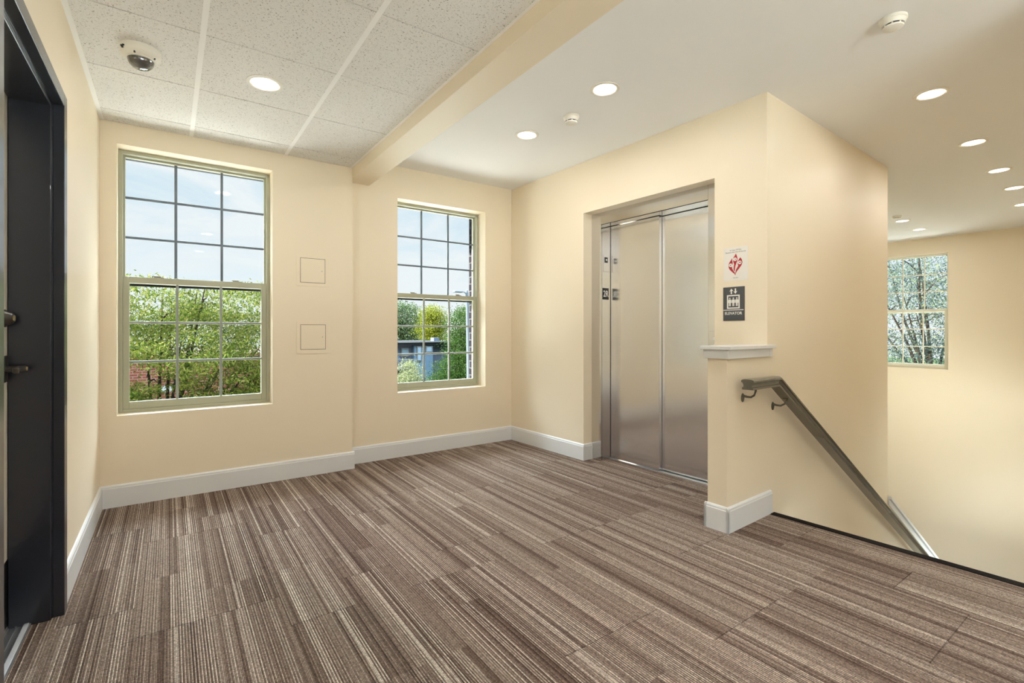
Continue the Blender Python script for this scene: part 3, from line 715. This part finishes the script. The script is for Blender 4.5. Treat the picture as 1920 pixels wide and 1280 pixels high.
def tree(name, label, base_, lobes, n, size, lm, seed, trunk=.18, forks=9, elong=2.0, droop=.3, group=None, cat='tree', clump=4.5):
    t = thing(name, label, cat, base_, group)
    bx_, by_, bz_ = base_; rr = random.Random(seed)
    b = MB(); cz_ = min(c[2]-r[2]*.5 for c, r in lobes)
    top = Vector((bx_, by_, max(cz_, bz_+.3)))
    b.tube([(bx_, by_, bz_), (bx_+.05, by_, (bz_+top.z)/2), top], [trunk*1.2, trunk, trunk*.8], 12); b.build('trunk', BARK, t, True)
    b = MB()
    for k in range(forks):
        c, r = lobes[k % len(lobes)]
        e_ = Vector((c[0]+rr.uniform(-.75, .75)*r[0], c[1]+rr.uniform(-.75, .75)*r[1], c[2]+rr.uniform(-.2, .8)*r[2]))
        s_ = top - Vector((0, 0, rr.uniform(0, .4))); m_ = s_.lerp(e_, .5) + Vector((rr.uniform(-.3, .3), rr.uniform(-.3, .3), rr.uniform(-.1, .5)))*min(r)*.4
        b.tube([s_, s_.lerp(m_, .5)+Vector((0, 0, .05)), m_, e_], [trunk*.45, trunk*.32, trunk*.2, trunk*.06], 7)
        for j in range(3):
            q_ = m_.lerp(e_, rr.uniform(0, .8)); f_ = q_ + Vector((rr.uniform(-1, 1), rr.uniform(-1, 1), rr.uniform(-.3, .8)))*min(r)*.45
            b.tube([q_, q_.lerp(f_, .5)+Vector((0, 0, .06)), f_], [trunk*.14, trunk*.09, trunk*.03], 6)
    b.build('branches', BARK, t, True)
    mesh_quads('foliage', leaves(lobes, n, size, seed, elong, droop, clump), lm, t)
    return t
# locust tree right outside the left window
lob = [((-1.5, 7, 1.48), (1.1, 1.1, .55)), ((0, 6.6, 1.58), (1.1, 1.0, .52)), ((1.5, 6.8, 1.53), (1.1, 1.0, .55)), ((0.8, 7.4, 1.08), (1.3, 1.1, .55)), ((-0.9, 6.4, 0.88), (1.0, .8, .42)), ((0.6, 5.9, 0.78), (.9, .7, .40)), ((1.9, 6.3, 0.78), (.9, .8, .5)), ((2.4, 6.6, -0.05), (.9, .9, .5)), ((1.2, 6, -0.25), (.9, .7, .35)), ((-0.6, 6.2, 0), (.7, .6, .22)), ((3.1, 7.8, 1.33), (1.0, 1.0, .6)), ((-2.8, 8.5, 1.33), (1.4, 1.2, .8)), ((-0.2, 6.4, -0.75), (.8, .6, .2)), ((1.6, 6.0, -.75), (1.0, .6, .3)), ((-.4, 6.2, -.45), (.9, .6, .3)), ((2.6, 6.8, -.2), (.8, .7, .6)), ((2.0, 6.0, -1.1), (.8, .5, .3)), ((1.0, 6.6, -.35), (1.5, .8, .3)), ((-1.2, 6.9, -.1), (.9, .8, .35)), ((2.2, 6.4, -.7), (.8, .7, .5)), ((.3, 6.1, -1.35), (.7, .6, .3)), ((-1.0, 6.6, .45), (.5, .5, .22)), ((-.05, 6.1, .15), (.32, .4, .16)), ((.7, 6.2, .35), (.4, .4, .22)), ((1.5, 6.1, .30), (.5, .5, .32)), ((2.0, 6.3, .05), (.45, .5, .3)), ((1.0, 6, .02), (.35, .4, .14))]
tree('locust_tree', 'feathery sunlit green tree filling the lower half of the left window', (.25, 6.9, -3.6), lob, 120000, .025, LEAF_LOCUST, 3, trunk=.14, forks=34, elong=2.9, droop=.6, clump=4.2)
# red brick building behind it
bb = thing('brick_building', 'red brick building behind the tree outside the left window', 'building', (-1, 15, -3.6))
b = MB(); b.box(-9, 4.8, 13.5, 19, -3.6, .35); b.build('brick_wall', BRICKR, bb)
b = MB(); b.box(-9.1, 4.9, 13.4, 19.1, .35, .45); b.build('coping', BRICKR, bb)
b = MB(); b.lathe([(.11, 0), (.16, .05), (.13, .14), (.05, .18)], .30, 13.28, -.62, 'Z', 16); b.box(.26, .34, 13.28, 13.5, -.60, -.54); b.build('wall_light', HOUSET, bb, True)
for xa in (-1.9, 1.2, 3.2):
    b = MB(); b.box(xa, xa+.9, 13.44, 13.5, -2.4, -.9); wf = b.build('window', HOUSET, bb)
    b = MB(); b.box(xa+.07, xa+.83, 13.42, 13.44, -2.33, -.97); b.build('pane', HGLASS, wf)

# house seen through the middle window
hs_ = thing('house', 'slate blue flat-roofed house seen through the middle window', 'house', (14, 26, -3.6))
b = MB(); b.box(9.0, 16.2, 25, 31, -3.6, .28); b.build('wall', HOUSEW, hs_)
b = MB(); b.box(8.6, 16.6, 24.4, 31.4, .30, .46); rf = b.build('roof', ROOFM, hs_)
b = MB(); b.box(8.6, 16.6, 24.32, 24.4, .44, .52); b.build('fascia', HOUSET, rf)
b = MB(); b.box(15.1, 15.5, 26, 26.5, .46, .72); b.build('roof_vent', HOUSEW, rf)
b = MB(); b.box(13.05, 14.35, 24.6, 25, -3.6, .26); b.build('porch_bay', HOUSEB, hs_)
b = MB(); b.box(13.80, 14.28, 24.52, 24.6, -.22, .22); wf = b.build('window', HOUSET, hs_)
b = MB(); b.box(13.87, 14.21, 24.50, 24.52, -.15, .15); b.build('pane', HGLASS, wf)
b = MB(); b.box(13.20, 13.52, 24.52, 24.6, -.75, .22); wf = b.build('window', HOUSET, hs_)
b = MB(); b.box(13.26, 13.46, 24.50, 24.52, -.68, .14); b.build('pane', HGLASS, wf)
b = MB(); b.box(12.3, 12.85, 24.92, 25, -.45, .15); wf = b.build('window', HOUSET, hs_)
b = MB(); b.box(12.36, 12.79, 24.90, 24.92, -.38, .08); b.build('pane', HGLASS, wf)
b = MB(); b.box(11.7, 12.15, 24.92, 25, -.8, .1); wf = b.build('door', HOUSEB, hs_)
b = MB(); b.box(9.0, 12.7, 23.4, 24.95, -1.12, -1.0); b.box(9.0, 12.7, 23.4, 23.46, -.58, -.53)
for k in range(15): b.box(9.0+k*.25, 9.03+k*.25, 23.4, 23.45, -3.6 if k % 4 == 0 else -1.05, -.55)
b.build('balcony', HOUSET, hs_)

tree('background_tree', 'grey-green tree behind the house, left part of the middle window', (20.6, 44.5, -3.6), [((20.6, 44.5, 2.6), (2.0, 1.8, 1.7)), ((19.0, 45, 3.0), (1.6, 1.6, 1.5)), ((21.6, 44, 1.4), (1.8, 1.6, 1.5)), ((19.5, 44, 1.0), (2.0, 1.6, 1.4)), ((23.4, 45, 1.0), (1.0, 1.4, 1.3))], 15000, .12, LEAF_GREY, 11, .3, 12, 1.6, group='trees beyond the house')
tree('background_tree', 'round yellow-green tree behind the house, centre of the middle window', (20.25, 36.5, -3.6), [((20.2, 36.5, 1.9), (1.0, 1.2, 1.2)), ((20.1, 36.4, 2.75), (.75, 1.0, .75)), ((20.5, 36.5, .9), (1.05, 1.2, .9)), ((19.7, 36.5, 1.3), (.7, 1, .9))], 12000, .09, LEAF_YEL, 12, .2, 8, 1.5, group='trees beyond the house')
tree('background_tree', 'dark green tree mass behind the lamp post in the middle window', (14.4, 21.5, -3.6), [((14.7, 21.3, 1.5), (.85, 1.1, 1.0)), ((15.3, 21.5, .6), (.95, 1.2, 1.3)), ((14.3, 21, .1), (.75, 1.0, .9)), ((13.7, 20.8, -1.0), (.85, 1.0, .75)), ((14.8, 20.8, -1.0), (1.1, 1.1, 1.1)), ((13.2, 20.8, -1.9), (.9, 1.0, .8)), ((15.3, 22, 2.2), (.6, .8, .55))], 26000, .06, LEAF_DARK, 13, .22, 14, 1.6, group='trees beyond the house')
tree('shrub', 'pale green shrub at the lower left of the middle window', (8.3, 14.5, -3.6), [((8.35, 14.5, -.55), (.36, .4, .55)), ((8.1, 14.3, -1.05), (.5, .5, .45)), ((8.6, 14.6, -1.1), (.4, .5, .45))], 7000, .04, LEAF_PALE, 14, .05, 12, 1.8, cat='shrub')
# street lamp
t = thing('street_lamp', 'pale grey street lamp post in the middle window', 'street lamp', (13.22, 18, -3.6))
b = MB(); b.tube([(13.24, 18, -3.6), (13.16, 18, .5), (13.08, 18, 3.18)], [.13, .105, .075], 14); b.build('pole', GALV, t, True)
b = MB(); b.tube([(13.08, 18, 3.10), (12.88, 18, 3.20), (12.68, 18, 3.20)], [.035, .03, .03], 8); b.box(12.30, 12.78, 17.86, 18.14, 3.15, 3.23, .025); b.build('lamp_head', GALV, t)
b = MB(); b.lathe([(.05, 0), (.05, .10), (.02, .13)], 13.08, 18, 3.18, seg=12); b.build('photocell', GALV, t, True)
# trees beyond the far window
tree('shade_tree', 'bluish green shade tree close behind the far right window', (16.2, -.2, -3.6), [((16.4, -.7, 2.9), (2.2, 2.0, 1.4)), ((16.0, .6, 1.4), (2.0, 1.6, 1.3)), ((16.8, -1.6, 1.2), (1.8, 1.6, 1.3)), ((16.5, -.4, .0), (2.2, 2.2, 1.1)), ((17.5, .8, 3.2), (1.8, 1.8, 1.3)), ((15.4, .2, .6), (1.2, 1.2, .8)), ((15.6, .0, 2.2), (1.2, 1.1, .9))], 38000, .031, LEAF_BLUE, 21, .13, 16, 2.0, .4, clump=7)
print('built', len(bpy.data.objects))
